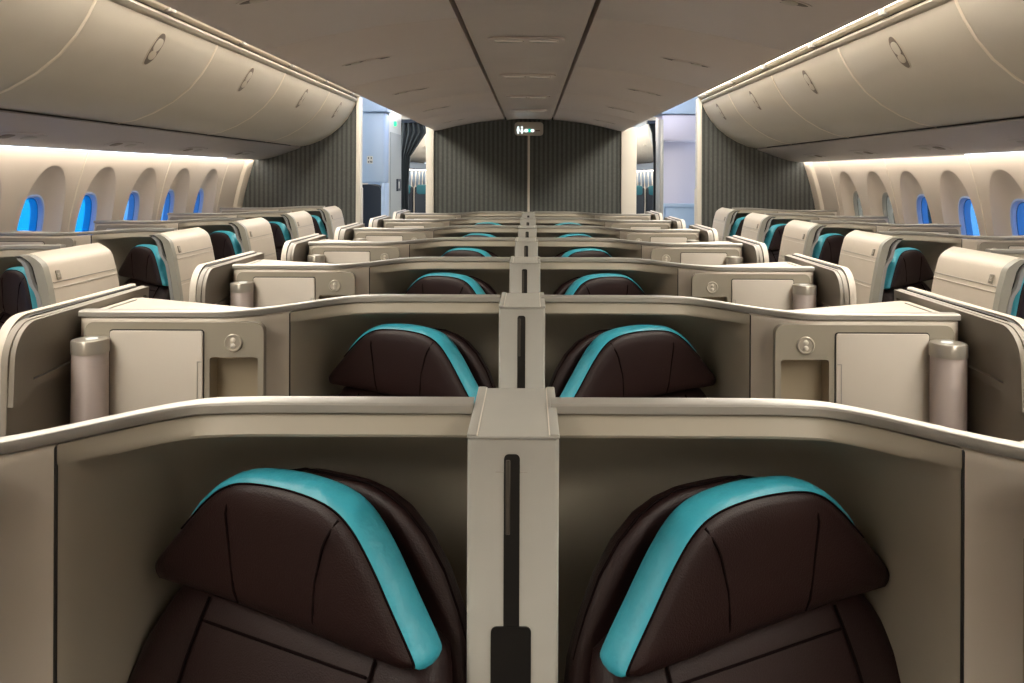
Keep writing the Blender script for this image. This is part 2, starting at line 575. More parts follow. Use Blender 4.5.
def outline(n=64):
    """headrest outline in (t, h): open loop from the lower outer corner over the top to the lower inner corner"""
    key = [(-0.236, 0.560), (-0.243, 0.550), (-0.238, 0.535), (-0.193, 0.487), (-0.150, 0.445), (-0.115, 0.421), (-0.075, 0.409), (0.0, 0.405),
           (0.070, 0.411), (0.112, 0.428), (0.148, 0.462), (0.190, 0.515), (0.224, 0.558), (0.226, 0.568), (0.216, 0.574)]
    key = [(t, 0.405 + (h - 0.405) * 1.07) for t, h in key]
    # Catmull-Rom
    pts = []
    K = [key[0]] + key + [key[-1]]
    for i in range(1, len(K) - 2):
        p0, p1, p2, p3 = K[i - 1], K[i], K[i + 1], K[i + 2]
        for j in range(5):
            t = j / 5
            q = []
            for d in (0, 1):
                a = 2 * p1[d]; b = p2[d] - p0[d]
                c = 2 * p0[d] - 5 * p1[d] + 4 * p2[d] - p3[d]; e = -p0[d] + 3 * p1[d] - 3 * p2[d] + p3[d]
                q.append(0.5 * (a + b * t + c * t * t + e * t ** 3))
            pts.append(tuple(q))
    pts.append(key[-1])
    return pts


def L(t, y, h):
    return (t * SC, y * SC, EZ - h * SC)


def front_y(t, h):
    """front surface of the headrest (wings come forward a little)"""
    return -0.006 + 0.25 * 0 * t - 0.05 * (abs(t) / 0.24) ** 2 * 0.35


def make_seat():
    r = empty('aircraft_seat')
    op = outline()
    bottom = [(0.12, 0.590), (0.0, 0.584), (-0.12, 0.577)]
    loop = op + bottom
    cx, cy = 0.0, 0.505
    # cushion: front dome in rings, side rim, flat back
    def ring(k, y_extra, base):
        out = []
        for t, h in loop:
            tt, hh = cx + (t - cx) * k, cy + (h - cy) * k
            out.append(L(tt, base(tt, hh) + y_extra, hh))
        return out
    g = G()
    rings = [ring(0.05, -0.016, front_y), ring(0.4, -0.0155, front_y), ring(0.7, -0.014, front_y), ring(0.88, -0.010, front_y), ring(0.96, -0.005, front_y), ring(0.995, 0.003, front_y),
             ring(1.0, 0.012, front_y), ring(1.0, 0.045, front_y), ring(0.96, 0.060, front_y), ring(0.6, 0.062, front_y)]
    g.loft(rings)
    hr = g.build('headrest', 'leather', r, 60)
    # two panel seams
    def fy(t, h):
        k = 0.0
        for kk in (0.05, 0.4, 0.7, 0.88, 0.96):
            k = kk
        return front_y(t, h)
    for pts in ([(-0.099, 0.4185), (-0.098, 0.43), (-0.095, 0.45), (-0.087, 0.50), (-0.076, 0.572)], [(0.099, 0.426), (0.092, 0.437), (0.080, 0.465), (0.068, 0.51), (0.062, 0.581)]):
        P = []
        for i in range(len(pts) - 1):
            for j in range(4):
                u = j / 4
                P.append((pts[i][0] + (pts[i + 1][0] - pts[i][0]) * u, pts[i][1] + (pts[i + 1][1] - pts[i][1]) * u))
        P.append(pts[-1])
        path = []
        for t, h in P:
            # ring factor of this point to follow the dome
            kk = min(1, max(abs(h - cy) / 0.09, abs(t) / 0.24))
            e = -0.0155 if kk < 0.6 else -0.0155 + (kk - 0.6) / 0.4 * 0.016
            path.append(L(t, front_y(t, h) + e + 0.0004, h))
        G().tube(path, 0.0020, 5, (0, 1, 0)).build('panel_seam', 'seam', hr)
    # teal rim: a padded strip along the outline
    n = len(op)
    i0, i1 = 14, n - 3
    seg = op[i0:i1]
    m = len(seg)
    rings = []
    for i, (t, h) in enumerate(seg):
        a = op[i0 + i - 1]; b = op[min(n - 1, i0 + i + 1)]
        dx, dh = b[0] - a[0], b[1] - a[1]
        ln = math.hypot(dx, dh) or 1
        nx, nh = -dh / ln, dx / ln           # normal in (t, h)
        if nx * (t - cx) + nh * (h - cy) < 0:
            nx, nh = -nx, -nh
        e = min(1.0, min((i + 0.05) / 6.0, (m - 1 - i + 0.02) / 3.2))
        e = math.sqrt(max(0.0, 1 - (1 - e) ** 2))
        mid = 0.027
        ring_ = []
        for yy, off in ((0.000, 0.001), (0.004, 0.0055), (0.013, 0.009), (0.027, 0.0105), (0.041, 0.009), (0.051, 0.0055), (0.055, 0.001), (0.045, -0.004), (0.010, -0.004)):
            y2 = mid + (yy - mid) * (0.04 + 0.96 * e)
            o2 = off * e if off > 0 else off
            ring_.append(L(t + nx * o2, front_y(t, h) + y2, h + nh * o2))
        rings.append(ring_)
    tr = G().loft(rings).build('headrest_trim', 'teal', r, 70)
    # stitch line on the front edge of the strip
    path = []
    for i, (t, h) in enumerate(seg[1:-2]):
        path.append(L(cx + (t - cx) * 0.992, front_y(t, h) + 0.0005, cy + (h - cy) * 0.992))
    G().tube(path, 0.0017, 5, (0, 1, 0)).build('stitching', 'seam', tr)
    # backrest behind and below, in horizontal slices (h, halfwidth, yfront, yback)
    sl = [(0.4135, 0.035, 0.082, 0.100), (0.416, 0.060, 0.076, 0.106), (0.424, 0.092, 0.072, 0.112), (0.440, 0.125, 0.070, 0.118), (0.47, 0.160, 0.069, 0.122),
          (0.51, 0.190, 0.068, 0.124), (0.555, 0.212, 0.066, 0.126), (0.585, 0.224, 0.064, 0.127), (0.61, 0.232, 0.063, 0.127), (0.66, 0.240, 0.060, 0.125), (0.74, 0.245, 0.055, 0.12),
          (0.85, 0.248, 0.03, 0.10), (1.00, 0.25, 0.0, 0.07), (1.15, 0.25, -0.05, 0.03), (1.22, 0.24, -0.07, 0.0)]
    sc_ = [(0.570, 0.150, 0.040, 0.075), (0.575, 0.205, 0.026, 0.085), (0.590, 0.228, 0.006, 0.090), (0.615, 0.240, -0.010, 0.080), (0.66, 0.254, -0.034, 0.065), (0.74, 0.272, -0.068, 0.045),
           (0.85, 0.288, -0.105, 0.01), (1.00, 0.295, -0.150, -0.03), (1.15, 0.295, -0.195, -0.07), (1.20, 0.27, -0.195, -0.09)]
    N = 40
    def slices(sl_, bol, cx_):
        rings = []
        for h, w, yf, yb in sl_:
            ring_ = []
            for i in range(N):
                a = 2 * math.pi * i / N
                c_, s_ = math.cos(a), math.sin(a)
                ex = 2 / 3.6
                x = w * math.copysign(abs(c_) ** ex, c_)
                q = math.copysign(abs(s_) ** ex, s_)
                y = (yf + yb) / 2 + (yb - yf) / 2 * q
                if bol and q < 0:
                    y -= 0.020 * sm((abs(x) / w - 0.62) / 0.3) * min(1, max(0, (h - 0.58) / 0.1))
                if not bol:
                    y -= 0.05 * 0.35 * (abs(x) / 0.24) ** 2 * 0.6
                ring_.append(L(x + cx_, y, h))
            rings.append(ring_)
        return rings
    br = G().loft(slices(sl, False, 0.012)).build('backrest', 'leather', r, 70)
    bc = G().loft(slices(sc_, True, -0.004)).build('back_cushion', 'leather', r, 70)
    # piping following the rounded shoulder of the backrest
    pp = []
    for h, w, yf, yb in sl[1:9]:
        pp.append((h, w, yf, yb))
    path = [L(-w * 0.93 + 0.012, yf + 0.03, h - 0.001) for h, w, yf, yb in pp[::-1]] + [L(w * 0.93 + 0.012, yf + 0.03, h - 0.001) for h, w, yf, yb in pp]
    # keep the piping on the surface: outside edge near the front
    path = []
    for sgn, seq in ((-1, pp[::-1]), (1, pp)):
        for h, w, yf, yb in seq:
            path.append(L(sgn * (w * 0.985) + 0.012, yf + 0.45 * (yb - yf) * 0.6, h - 0.0035))
    G().tube(path, 0.0022, 6, (0, 1, 0)).build('piping', 'seam', br)
    # seams on the back cushion
    def cy_(h):
        for (ha, _, ya, _), (hb, _, yb_, _) in zip(sc_, sc_[1:]):
            if ha <= h <= hb:
                return ya + (yb_ - ya) * (h - ha) / (hb - ha)
    for t in (-0.155, 0.150):
        G().tube([L(t * (1 + 0.2 * (h - 0.585)), cy_(h) - 0.0015, h) for h in (0.592, 0.605, 0.62, 0.64, 0.66, 0.70, 0.74, 0.80, 0.85, 1.0)], 0.0022, 5, (0, 1, 0)).build('back_seam', 'seam', bc)
    for h in (0.618, 0.70, 0.80):
        G().tube([L(t, cy_(h) - 0.0012, h) for t in (-0.15, -0.08, 0, 0.08, 0.145)], 0.002, 5, (0, 0, 1)).build('quilt_seam', 'seam', bc)
    # seat cushion and base, below the picture
    G().box((-0.27, -0.68, 0.36), (0.27, -0.10, 0.50), 0.05, 4).build('seat_cushion', 'leather', r)
    G().box((-0.24, -0.55, 0.0), (0.24, 0.0, 0.44), 0.02, 2).build('seat_base', 'aisle', r)
    return r


def make_side_shell():
    """cream privacy shell on the aisle side of a window seat; origin on the row at x = 0 = shell top line"""
    r = empty('seat_shell')
    # profile (x, h): outside face from the floor up, over the brow, and down inside
    prof = [(0.115, 1.60), (0.105, 1.0), (0.085, 0.70), (0.057, 0.50), (0.038, 0.395), (0.022, 0.335), (0.012, 0.318), (-0.006, 0.303), (-0.030, 0.290), (-0.040, 0.286), (-0.050, 0.288), (-0.056, 0.296),
            (-0.052, 0.315), (-0.030, 0.36), (-0.012, 0.42), (0.007, 0.50), (0.035, 0.70), (0.055, 1.0), (0.065, 1.60)]
    y0, y1 = -0.165, 0.320
    g = G()
    rings = [[(x, y, EZ - h) for x, h in prof] for y in (y0, y0 + 0.004, y1 - 0.01, y1)]
    rings[-1] = [(x - 0.006, y, z - 0.004) for x, y, z in rings[-1]]
    g.loft(rings)
    sp = g.build('shell_panel', 'shell', r, 25)
    for h in (0.392, 0.412, 0.520, 0.535):
        # groove lines along the face
        xs = [p for p in prof[:9]]
        for (xa, ha), (xb, hb) in zip(xs, xs[1:]):
            if hb <= h <= ha:
                x = xa + (xb - xa) * (ha - h) / (ha - hb)
        G().tube([(x + 0.0005, y0 + 0.01, EZ - h), (x + 0.0005, y1 - 0.012, EZ - h)], 0.0016, 5).build('groove', 'rail' if h in (0.392, 0.520) else 'trim', sp)
    # placard with a small printed mark
    pm = Matrix.Translation((0.0345, -0.115, EZ - 0.368)) @ Matrix.Rotation(R(-15), 4, 'Y') @ Matrix.Rotation(0, 4, 'X')
    pl = G().box((-0.0015, -0.014, -0.017), (0.002, 0.014, 0.017), 0.002, 2, pm).build('placard', 'placard', r)
    g = G()
    g.box((0.0018, -0.007, 0.003), (0.0024, 0.007, 0.0065), mtx=pm)
    g.box((0.0018, -0.007, -0.002), (0.0024, 0.003, 0.001), mtx=pm)
    g.box((0.0018, -0.007, -0.008), (0.0024, 0.007, -0.0045), mtx=pm)
    g.build('placard_mark', 'glyph', pl)
    # grey end frame, then a black gap and a thin stepped edge side by side on the end face
    def xo(h):
        for (xa, ha), (xb, hb) in zip(prof[:10], prof[1:11]):
            if hb <= h <= ha:
                return xa + (xb - xa) * (ha - h) / (ha - hb)
        return -0.04
    hs = [0.288, 0.291, 0.296, 0.303, 0.318, 0.335, 0.365, 0.385, 0.395, 0.42, 0.44, 0.50, 0.6, 0.8, 1.0, 1.5]
    def band(name, m, a, b, ya, yb, h0):
        rings = []
        for h in hs:
            if h < h0:
                continue
            x, p, q = xo(h), a(h), b(h)
            rings.append([(x - p, ya, EZ - h), (x - p, yb, EZ - h), (x - q, yb, EZ - h), (x - q, ya, EZ - h)])
        G().loft(rings).build(name, m, r, 25)
    band('end_frame', 'shelledge', lambda h: -0.002, lambda h: 0.033, -0.195, -0.160, 0.290)
    band('edge_gap', 'dark', lambda h: 0.030, lambda h: 0.068 - 0.022 * sm((h - 0.385) / 0.05), -0.180, -0.160, 0.292)
    band('stepped_edge', 'steel', lambda h: 0.047 - 0.018 * sm((h - 0.385) / 0.05), lambda h: 0.061 - 0.018 * sm((h - 0.385) / 0.05), -0.200, -0.176, 0.303)
    return r


P_post, P_part, P_cons, P_lamp, P_aisle, P_seat, P_shell = make_post(), make_partition(), make_console(), make_reading_lamp(), make_aisle_panel(), make_seat(), make_side_shell()
P_wpart = make_partition(0.215)
PROTOS += [P_wpart, P_post, P_part, P_cons, P_lamp, P_aisle, P_seat, P_shell]

# repeats of which the photograph shows nothing
SKIP = {(n, k, sd) for sd in ('left', 'right') for n, ks in (('seat', (6,)), ('lamp', (0, 5, 6)), ('aisle', (0,)), ('wcons', (2,))) for k in ks}


def want(key):
    return key not in SKIP


# ------------------------------------------------------------------ centre block
for k, y in enumerate(ROWY):
    o = ORD[k]
    if want(('post', k)):
        place(P_post, 0, y, label=f'grey slotted post dividing the two centre seats in the {o} row', cat='divider', group='centre divider posts')
    for mirror, sd in ((False, 'left'), (True, 'right')):
        pre = f'{o} row'
        if want(('part', k, sd)):
            place(P_part, 0.010 if mirror else 0, y, 0, mirror, f'taupe partition with grey top rail, {sd} of the centre post in the {pre}', 'partition', 'centre suite partitions')
        if want(('cons', k, sd)):
            place(P_cons, 0.010 if mirror else 0, y, 0, mirror, f'cream side console with storage door on the {sd} aisle, centre block, {pre}', 'console', 'centre suite consoles')
        if want(('lamp', k, sd)):
            place(P_lamp, -1.024 + (0.010 if mirror else 0), y - 0.118, 0, mirror, f'grey cylindrical lamp at the {sd} aisle end of the {pre} console', 'lamp', 'cylindrical console lamps')
        if want(('aisle', k, sd)):
            place(P_aisle, 0.010 if mirror else 0, y, 0, mirror, f'taupe privacy panel with cream rim along the {sd} aisle at the {pre}', 'privacy panel', 'aisle privacy panels')
        if want(('seat', k, sd)):
            place(P_seat, -0.304 - (0.022 if mirror and k == 0 else 0), y + 0.070, R(-28), mirror, f'brown leather seat with teal headrest edge, {sd} of the centre post, {pre}', 'seat', 'centre seats', z=(-0.024, -0.004, 0.010, 0.016, 0.018, 0.030, 0)[k] - (0.008 if mirror and k == 0 else 0))

# ------------------------------------------------------------------ window suites
SX = 1.60
for k in range(2, 7):
    y = ROWY[k]
    o = ORD[k]
    for mirror, sd in ((False, 'left'), (True, 'right')):
        pre = f'{o} row'
        if want(('wpart', k, sd)):
            place(P_wpart, -SX, y, 0, mirror, f'taupe partition with grey rail behind the {sd} window seat in the {pre}', 'partition', 'window suite partitions', z=0.04)
        if want(('wcons', k, sd)):
            place(P_cons, -SX, y, 0, mirror, f'cream console under the {sd} windows in the {pre}', 'console', 'window suite consoles', z=0.04)
        if want(('wseat', k, sd)):
            place(P_seat, -1.925, y + 0.03, R(-40), mirror, f'dark leather window seat with teal edge on the {sd}, {pre}', 'seat', 'window seats', z=0.03)
        if want(('shell', k, sd)):
            place(P_shell, -1.725, y + 0.0, 0, mirror, f'cream seat shell with small placard on the {sd} aisle, {pre}', 'seat shell', 'window seat shells')


# ------------------------------------------------------------------ cabin structure
def wallx(v):
    return 2.84 - 0.16 * ((v + 0.8) / 0.93) ** 2


WC = [4.88 + 0.61 * i for i in range(-8, 5)]      # window centres along the cabin
YF = -3.6                                        # wall behind the camera
VT, VBOT = 0.135, -1.65


def wall_side(sgn, name):
    g = G()
    bm = g.bm
    N = 56
    OC, OA, OB = -0.385, 0.220, 0.425
    PCv, PA, PB = -0.365, 0.152, 0.238

    def sup(a, b, t, p):
        c_, s_ = math.cos(t), math.sin(t)
        return a * math.copysign(abs(c_) ** (2 / p), c_), b * math.copysign(abs(s_) ** (2 / p), s_)
    bounds = []
    for yc in WC:
        a, b = yc - 0.305, yc + 0.305
        ang = [2 * math.pi * (i + 0.5) / N for i in range(N)]
        rings = []
        snap = {}
        for sy in (-1, 1):
            for cv in (VT, VBOT):
                ca = math.atan2(cv - OC, sy * 0.305)
                def rayang(t):
                    oy, ov = sup(OA, OB, t, 2.3)
                    d = (math.atan2(ov, oy) - ca + math.pi) % (2 * math.pi) - math.pi
                    return abs(d)
                snap[min(range(N), key=lambda i: rayang(ang[i]))] = (sy * 0.305, cv)
        for f, off in ((1.0, 0), (0.75, 0), (0.5, 0), (0.3, 0), (0.15, 0), (0.05, 0), (0.012, 0.001), (0.0, 0.006)):
            ring = []
            for i, t in enumerate(ang):
                oy, ov = sup(OA, OB, t, 2.3)
                ov += OC
                # rectangle point in the same direction
                dy, dv = oy, ov - OC
                ks = []
                if dy: ks.append(0.305 / abs(dy))
                if dv > 0: ks.append((VT - OC) / dv)
                if dv < 0: ks.append((VBOT - OC) / dv)
                kk = min(ks)
                ry, rv = snap.get(i, (dy * kk, OC + dv * kk))
                py, pv = oy + (ry - oy) * f, ov + (rv - ov) * f
                ring.append((sgn * (wallx(pv) + off), yc + py, EZ + pv))
            rings.append(ring)
        for f, off in ((0.12, 0.018), (0.3, 0.036), (0.55, 0.054), (0.8, 0.066), (0.95, 0.073), (1.0, 0.076)):
            ring = []
            for t in ang:
                oy, ov = sup(OA, OB, t, 2.3); ov += OC
                iy, iv = sup(PA, PB, t, 2.6); iv += PCv
                py, pv = oy + (iy - oy) * f, ov + (iv - ov) * f
                ring.append((sgn * (wallx(pv) + off), yc + py, EZ + pv))
            rings.append(ring)
        g.loft(rings, caps=False)
    # plain stretches before and after the windows
    for a, b in ((YF, WC[0] - 0.305), (WC[-1] + 0.305, YB)):
        vs = [VBOT + (VT - VBOT) * i / 14 for i in range(15)]
        g.grid([[(sgn * wallx(v), a, EZ + v), (sgn * wallx(v), b, EZ + v)] for v in vs])
    struct(g.build(name, 'side', None, 50))
    # panes with their frames
    wins = []
    for i, yc in enumerate(WC):
        if i < 6:
            pass
        ring_o, ring_i, pane = [], [], []
        n = 40
        def pt(a, b, t, off):
            y, v = sup(a, b, t, 2.6)
            v += PCv
            return (sgn * (wallx(v) + off), yc + y, EZ + v)
        T = [2 * math.pi * (j + 0.5) / n for j in range(n)]
        w = empty(f'window_{len(WINDOWS) + 1}', (0, 0, 0))
        struct(w)
        WINDOWS.append(w)
        fr = G().loft([[pt(PA + 0.004, PB + 0.004, t, 0.072) for t in T], [pt(PA - 0.006, PB - 0.006, t, 0.070) for t in T], [pt(PA - 0.010, PB - 0.010, t, 0.076) for t in T],
                       [pt(PA - 0.012, PB - 0.012, t, 0.098) for t in T], [pt(PA - 0.017, PB - 0.017, t, 0.100) for t in T], [pt(PA - 0.020, PB - 0.020, t, 0.140) for t in T]], caps=False).build('window_frame', 'gasket' if not (sgn > 0 and i >= 11) else 'shelledge', w)
        clear = sgn > 0 and i >= 11
        g2 = G()
        g2.bm.faces.new([g2.bm.verts.new(pt(PA - 0.011, PB - 0.011, t, 0.099)) for t in T])
        g2.build('window_pane', 'paneclear' if clear else ('paneblue' if sgn < 0 and i < 10 else 'panelight'), w, flat=True)


WINDOWS = []
wall_side(-1, 'wall_left')
wall_side(1, 'wall_right')
ntrim = [0]


def trim(g, m, **kw):
    ntrim[0] += 1
    return struct(g.build(f'trim_{ntrim[0]}', m, None, **kw))


# light seams on the sidewalls, and the end jamb at the bulkhead
for sgn in (-1, 1):
    for yc in (WC[0] - 0.305 + 0.61 * i for i in (1, 3, 5, 7, 9, 11, 13)):
        vs = [VBOT + (VT - VBOT) * i / 20 for i in range(21)]
        g = G()
        g.loft([[(sgn * (wallx(v) + a), yc + b, EZ + v) for a, b in ((0.002, -0.007), (-0.003, -0.005), (-0.003, 0.005), (0.002, 0.007))] for v in vs])
        trim(g, 'sideseam')
    vs = [VBOT + (VT - VBOT) * i / 20 for i in range(21)]
    g = G()
    g.loft([[(sgn * (wallx(v) + a), YB + b, EZ + v) for a, b in ((0.004, -0.13), (-0.03, -0.11), (-0.045, -0.05), (-0.045, 0.0), (0.004, 0.0))] for v in vs])
    trim(g, 'sideseam')

# floor
struct(G().box((-3.0, YF - 0.1, -0.05), (3.0, 30.2, 0.0)).build('floor', 'carpet', None, flat=True))
# rear closure behind the camera
struct(G().box((-3.0, YF - 0.1, 0.0), (3.0, YF, 2.75)).build('wall_front', 'side', None, flat=True))

# ---- overhead bins along the sides
DOORP = [(2.195, 0.268), (2.10, 0.287), (2.0, 0.327), (1.90, 0.385), (1.81, 0.458), (1.745, 0.535), (1.698, 0.612), (1.668, 0.675), (1.664, 0.690)]
BINY = [-0.49, 0.78, 2.04, 3.30, 4.56, 5.83, 7.09, 8.15]


def door_at(s):
    """point and outward normal on the bin door, s in 0..1 from bottom to top"""
    P = DOORP
    f = s * (len(P) - 1)
    i = min(int(f), len(P) - 2)
    t = f - i
    x = P[i][0] + (P[i + 1][0] - P[i][0]) * t
    v = P[i][1] + (P[i + 1][1] - P[i][1]) * t
    dx, dv = P[i + 1][0] - P[i][0], P[i + 1][1] - P[i][1]
    l = math.hypot(dx, dv)
    return (x, v), (-dv / l, dx / l)       # pointing to the aisle and down


def make_bin(ya, yb):
    r = empty('overhead_bin')
    g = G()
    sec = DOORP + [(1.70, 0.70), (2.78, 0.70), (2.78, 0.30), (2.25, 0.272)]
    e = 0.004
    rings = []
    for y, k in ((ya + e, 0.004), (ya + e + 0.006, 0.0), (yb - e - 0.006, 0.0), (yb - e, 0.004)):
        rings.append([(-(x + (k if x < 2.2 else 0)), y, EZ + v + (k * 0.5 if v < 0.5 else 0)) for x, v in sec])
    g.loft(rings)
    b = g.build('bin_door', 'bin', r, 30)
    # pale edge strip at the end of the door
    g = G()
    st = []
    for j in range(25):
        (x, v), (nx, nv) = door_at(j / 24)
        st.append([(-(x + nx * o), y, EZ + v + nv * o) for y, o in ((yb - 0.022, 0.0005), (yb - 0.018, 0.0035), (yb - 0.004, 0.0035), (yb - 0.001, 0.0))])
    g.loft(st, closed=False, caps=False)
    g.build('door_edge', 'binseam', b, 60)
    # recessed latch: oval plate with two dark pockets and a round button
    ym = (ya + yb) / 2
    def disc(sc, rs, ry, off, th, m, name, par, sq=2.2, dy=0.0):
        g = G()
        n = 28
        rr = []
        for k, o in ((1.0, off), (1.0, off + th), (0.9, off + th + 0.0006)):
            ring = []
            for i in range(n):
                a = 2 * math.pi * i / n
                c_, s_ = math.cos(a), math.sin(a)
                ds = rs * k * math.copysign(abs(s_) ** (2 / sq), s_)
                (x, v), (nx, nv) = door_at(min(1, max(0, sc + ds)))
                ring.append((-(x + nx * o), ym + dy + ry * k * math.copysign(abs(c_) ** (2 / sq), c_), EZ + v + nv * o))
            rr.append(ring)
        g.loft(rr)
        return g.build(name, m, par, 40)
    lp = disc(0.70, 0.130, 0.052, -0.001, 0.0025, 'latch', 'latch', r)
    disc(0.70, 0.122, 0.043, 0.0018, 0.0006, 'latchdark', 'latch_pocket', lp)
    disc(0.725, 0.050, 0.033, 0.0022, 0.0022, 'bin', 'latch_paddle', lp)
    disc(0.648, 0.032, 0.032, 0.0022, 0.0018, 'latch', 'latch_button', lp)
    return r


PB = make_bin(0.0, 1.265)
PBl = make_bin(0.0, 1.06)
PROTOS += [PB, PBl]
bo = ['partly cut by the picture edge', 'second from the camera', 'third from the camera', 'fourth from the camera', 'last before the bulkhead']
for i, (a, b) in enumerate(zip(BINY[2:], BINY[3:])):
    for mirror, sd in ((False, 'left'), (True, 'right')):
        place(PB if b - a > 1.1 else PBl, 0, a, 0, mirror, f'cream overhead bin above the {sd} windows, {bo[i]}', 'overhead bin', 'bins over the window seats')

# bin-top rails with brackets, soffit panels below, wash light strips
for sgn in (-1, 1):
    for sec, m in (([(1.662, 0.697), (1.648, 0.702), (1.640, 0.714), (1.646, 0.727), (1.68, 0.727), (1.68, 0.697)], 'bin'),
                   ([(1.650, 0.738), (1.622, 0.744), (1.612, 0.760), (1.620, 0.775), (1.67, 0.775), (1.67, 0.738)], 'binseam')):
        g = G()
        g.loft([[(sgn * x, y, EZ + v) for x, v in sec] for y in (YF, YB)])
        trim(g, m)
    g = G()
    g.box((sgn * 1.66 if sgn > 0 else -1.69, YF, EZ + 0.70), (1.69 if sgn > 0 else -1.66, YB, EZ + 0.79))
    trim(g, 'dark')
    for q in range(8):
        yq = 0.9 + 0.98 * q
        a, b = sorted((sgn * 1.606, sgn * 1.64))
        trim(G().box((a, yq, EZ + 0.733), (b, yq + 0.05, EZ + 0.780), 0.004, 2), 'rail')
    sec = [(2.192, 0.255), (2.25, 0.232), (2.34, 0.200), (2.42, 0.172), (2.50, 0.150), (2.57, 0.140), (2.600, 0.136), (2.600, 0.154), (2.50, 0.175), (2.25, 0.262), (2.20, 0.268)]
    g = G()
    g.loft([[(sgn * x, y, EZ + v) for x, v in sec] for y in (YF, YB)])
    trim(g, 'service')
    # dark slot
    g = G()
    g.loft([[(sgn * x, y, EZ + v) for x, v in ((2.185, 0.262), (2.22, 0.262), (2.22, 0.285), (2.21, 0.285))] for y in (YF, YB - 0.35)])
    trim(g, 'dark')
    # wash strip shining down the sidewall
    g = G()
    g.loft([[(sgn * x, y, EZ + v) for x, v in ((2.604, 0.140), (2.634, 0.141), (2.634, 0.152), (2.604, 0.152))] for y in (YF, YB - 0.03)])
    trim(g, 'ledwash')

pb = [4.05, 5.10, 6.15, 7.2]
def make_psu():
    r = empty('service_unit')
    sl = (0.150 - 0.200) / (2.50 - 2.34)
    def plate(yc, ly, xc, lx, off, m, name, par):
        g = G()
        rr = []
        for k, o in ((1, 0.0), (1, off), (0.92, off + 0.001)):
            ring = []
            for i in range(24):
                a = 2 * math.pi * i / 24
                c_, s_ = math.cos(a), math.sin(a)
                x = xc + lx * k * math.copysign(abs(c_) ** 0.6, c_)
                v = 0.150 + sl * (x - 2.50)
                ring.append((-(x), yc + ly * k * math.copysign(abs(s_) ** 0.6, s_), EZ + v - 0.001 - o))
            rr.append(ring)
        g.loft(rr)
        return g.build(name, m, par)
    b = plate(0, 0.20, 2.42, 0.055, 0.003, 'service', 'unit_plate', r)
    plate(-0.10, 0.045, 2.42, 0.028, 0.005, 'latchdark', 'air_nozzle', b)
    plate(0.08, 0.05, 2.42, 0.024, 0.005, 'shelledge', 'lamp_socket', b)
    return r
P_psu = make_psu()
PROTOS.append(P_psu)
for i, y in enumerate(pb):
    for mirror, sd in ((False, 'left'), (True, 'right')):
        place(P_psu, 0, y, 0, mirror, f'grey service unit under the {sd} bins, {ORD[i]} from the camera', 'service unit', 'service units under the window bins')

# ---- centre bins and ceiling strip
CSEC = [(0.232, 0.531), (0.30, 0.526), (0.50, 0.503), (0.70, 0.466), (0.83, 0.434), (0.875, 0.425), (0.902, 0.424), (0.920, 0.434), (0.930, 0.460), (0.930, 0.90), (0.232, 0.90)]
CB = [0.35, 1.62, 2.89, 4.16, 5.43, 6.70, 8.15]


def make_cbin(ya, yb):
    r = empty('centre_bin')
    e = 0.003
    rings = []
    for y, k in ((ya + e, 0.003), (ya + e + 0.006, 0), (yb - e - 0.006, 0), (yb - e, 0.003)):
        rings.append([(-x, y, EZ + v + (k if v < 0.6 else 0)) for x, v in CSEC])
    b = G().loft(rings).build('bin_bottom', 'ceilbin', r, 30)
    ym = (ya + yb) / 2
    def at(x):
        for (xa, va), (xb, vb) in zip(CSEC, CSEC[1:]):
            if xa <= x <= xb:
                return va + (vb - va) * (x - xa) / (xb - xa)
    def disc(xc, lx, ly, off, m, name, par, p=2.0):
        g = G()
        rr = []
        for k, o in ((1, -0.001), (1, off), (0.92, off + 0.0008)):
            ring = []
            for i in range(24):
                a = 2 * math.pi * i / 24
                c_, s_ = math.cos(a), math.sin(a)
                x = xc + lx * k * math.copysign(abs(c_) ** (2 / p), c_)
                ring.append((-x, ym + ly * k * math.copysign(abs(s_) ** (2 / p), s_), EZ + at(x) - o))
            rr.append(ring)
        g.loft(rr)
        return g.build(name, m, par)
    l = disc(0.66, 0.105, 0.030, 0.002, 'ceilbin', 'latch', r)
    disc(0.66, 0.097, 0.025, 0.0026, 'latchdark', 'latch_pocket', l)
    disc(0.645, 0.040, 0.026, 0.006, 'ceilbin', 'latch_paddle', l)
    disc(0.705, 0.022, 0.024, 0.005, 'latch', 'latch_button', l)
    return r


PC = make_cbin(0, 1.27)
PCl = make_cbin(0, 1.45)
PROTOS += [PC, PCl]
co = ['cut by the picture top', 'second from the camera', 'third from the camera', 'fourth from the camera', 'touching the bulkhead']
for i, (a, b) in enumerate(zip(CB[1:], CB[2:])):
    for mirror, sd in ((False, 'left'), (True, 'right')):
        place(PC if b - a < 1.3 else PCl, 0, a, 0, mirror, f'taupe centre ceiling bin on the {sd} of the middle strip, {co[i]}', 'overhead bin', 'bins over the centre seats')
for sgn in (-1, 1):   # continuation behind the camera
    g = G()
    g.loft([[(sgn * x, y, EZ + v) for x, v in CSEC] for y in (YF, CB[1])])
    struct(g.build('ceiling_left' if sgn < 0 else 'ceiling_right', 'ceilbin', None, 30))
    g = G()
    g.loft([[(sgn * x, y, EZ + v) for x, v in DOORP + [(1.70, 0.70), (2.78, 0.70), (2.78, 0.30), (2.25, 0.272)]] for y in (YF, BINY[2])])
    trim(g, 'bin', ang=30)

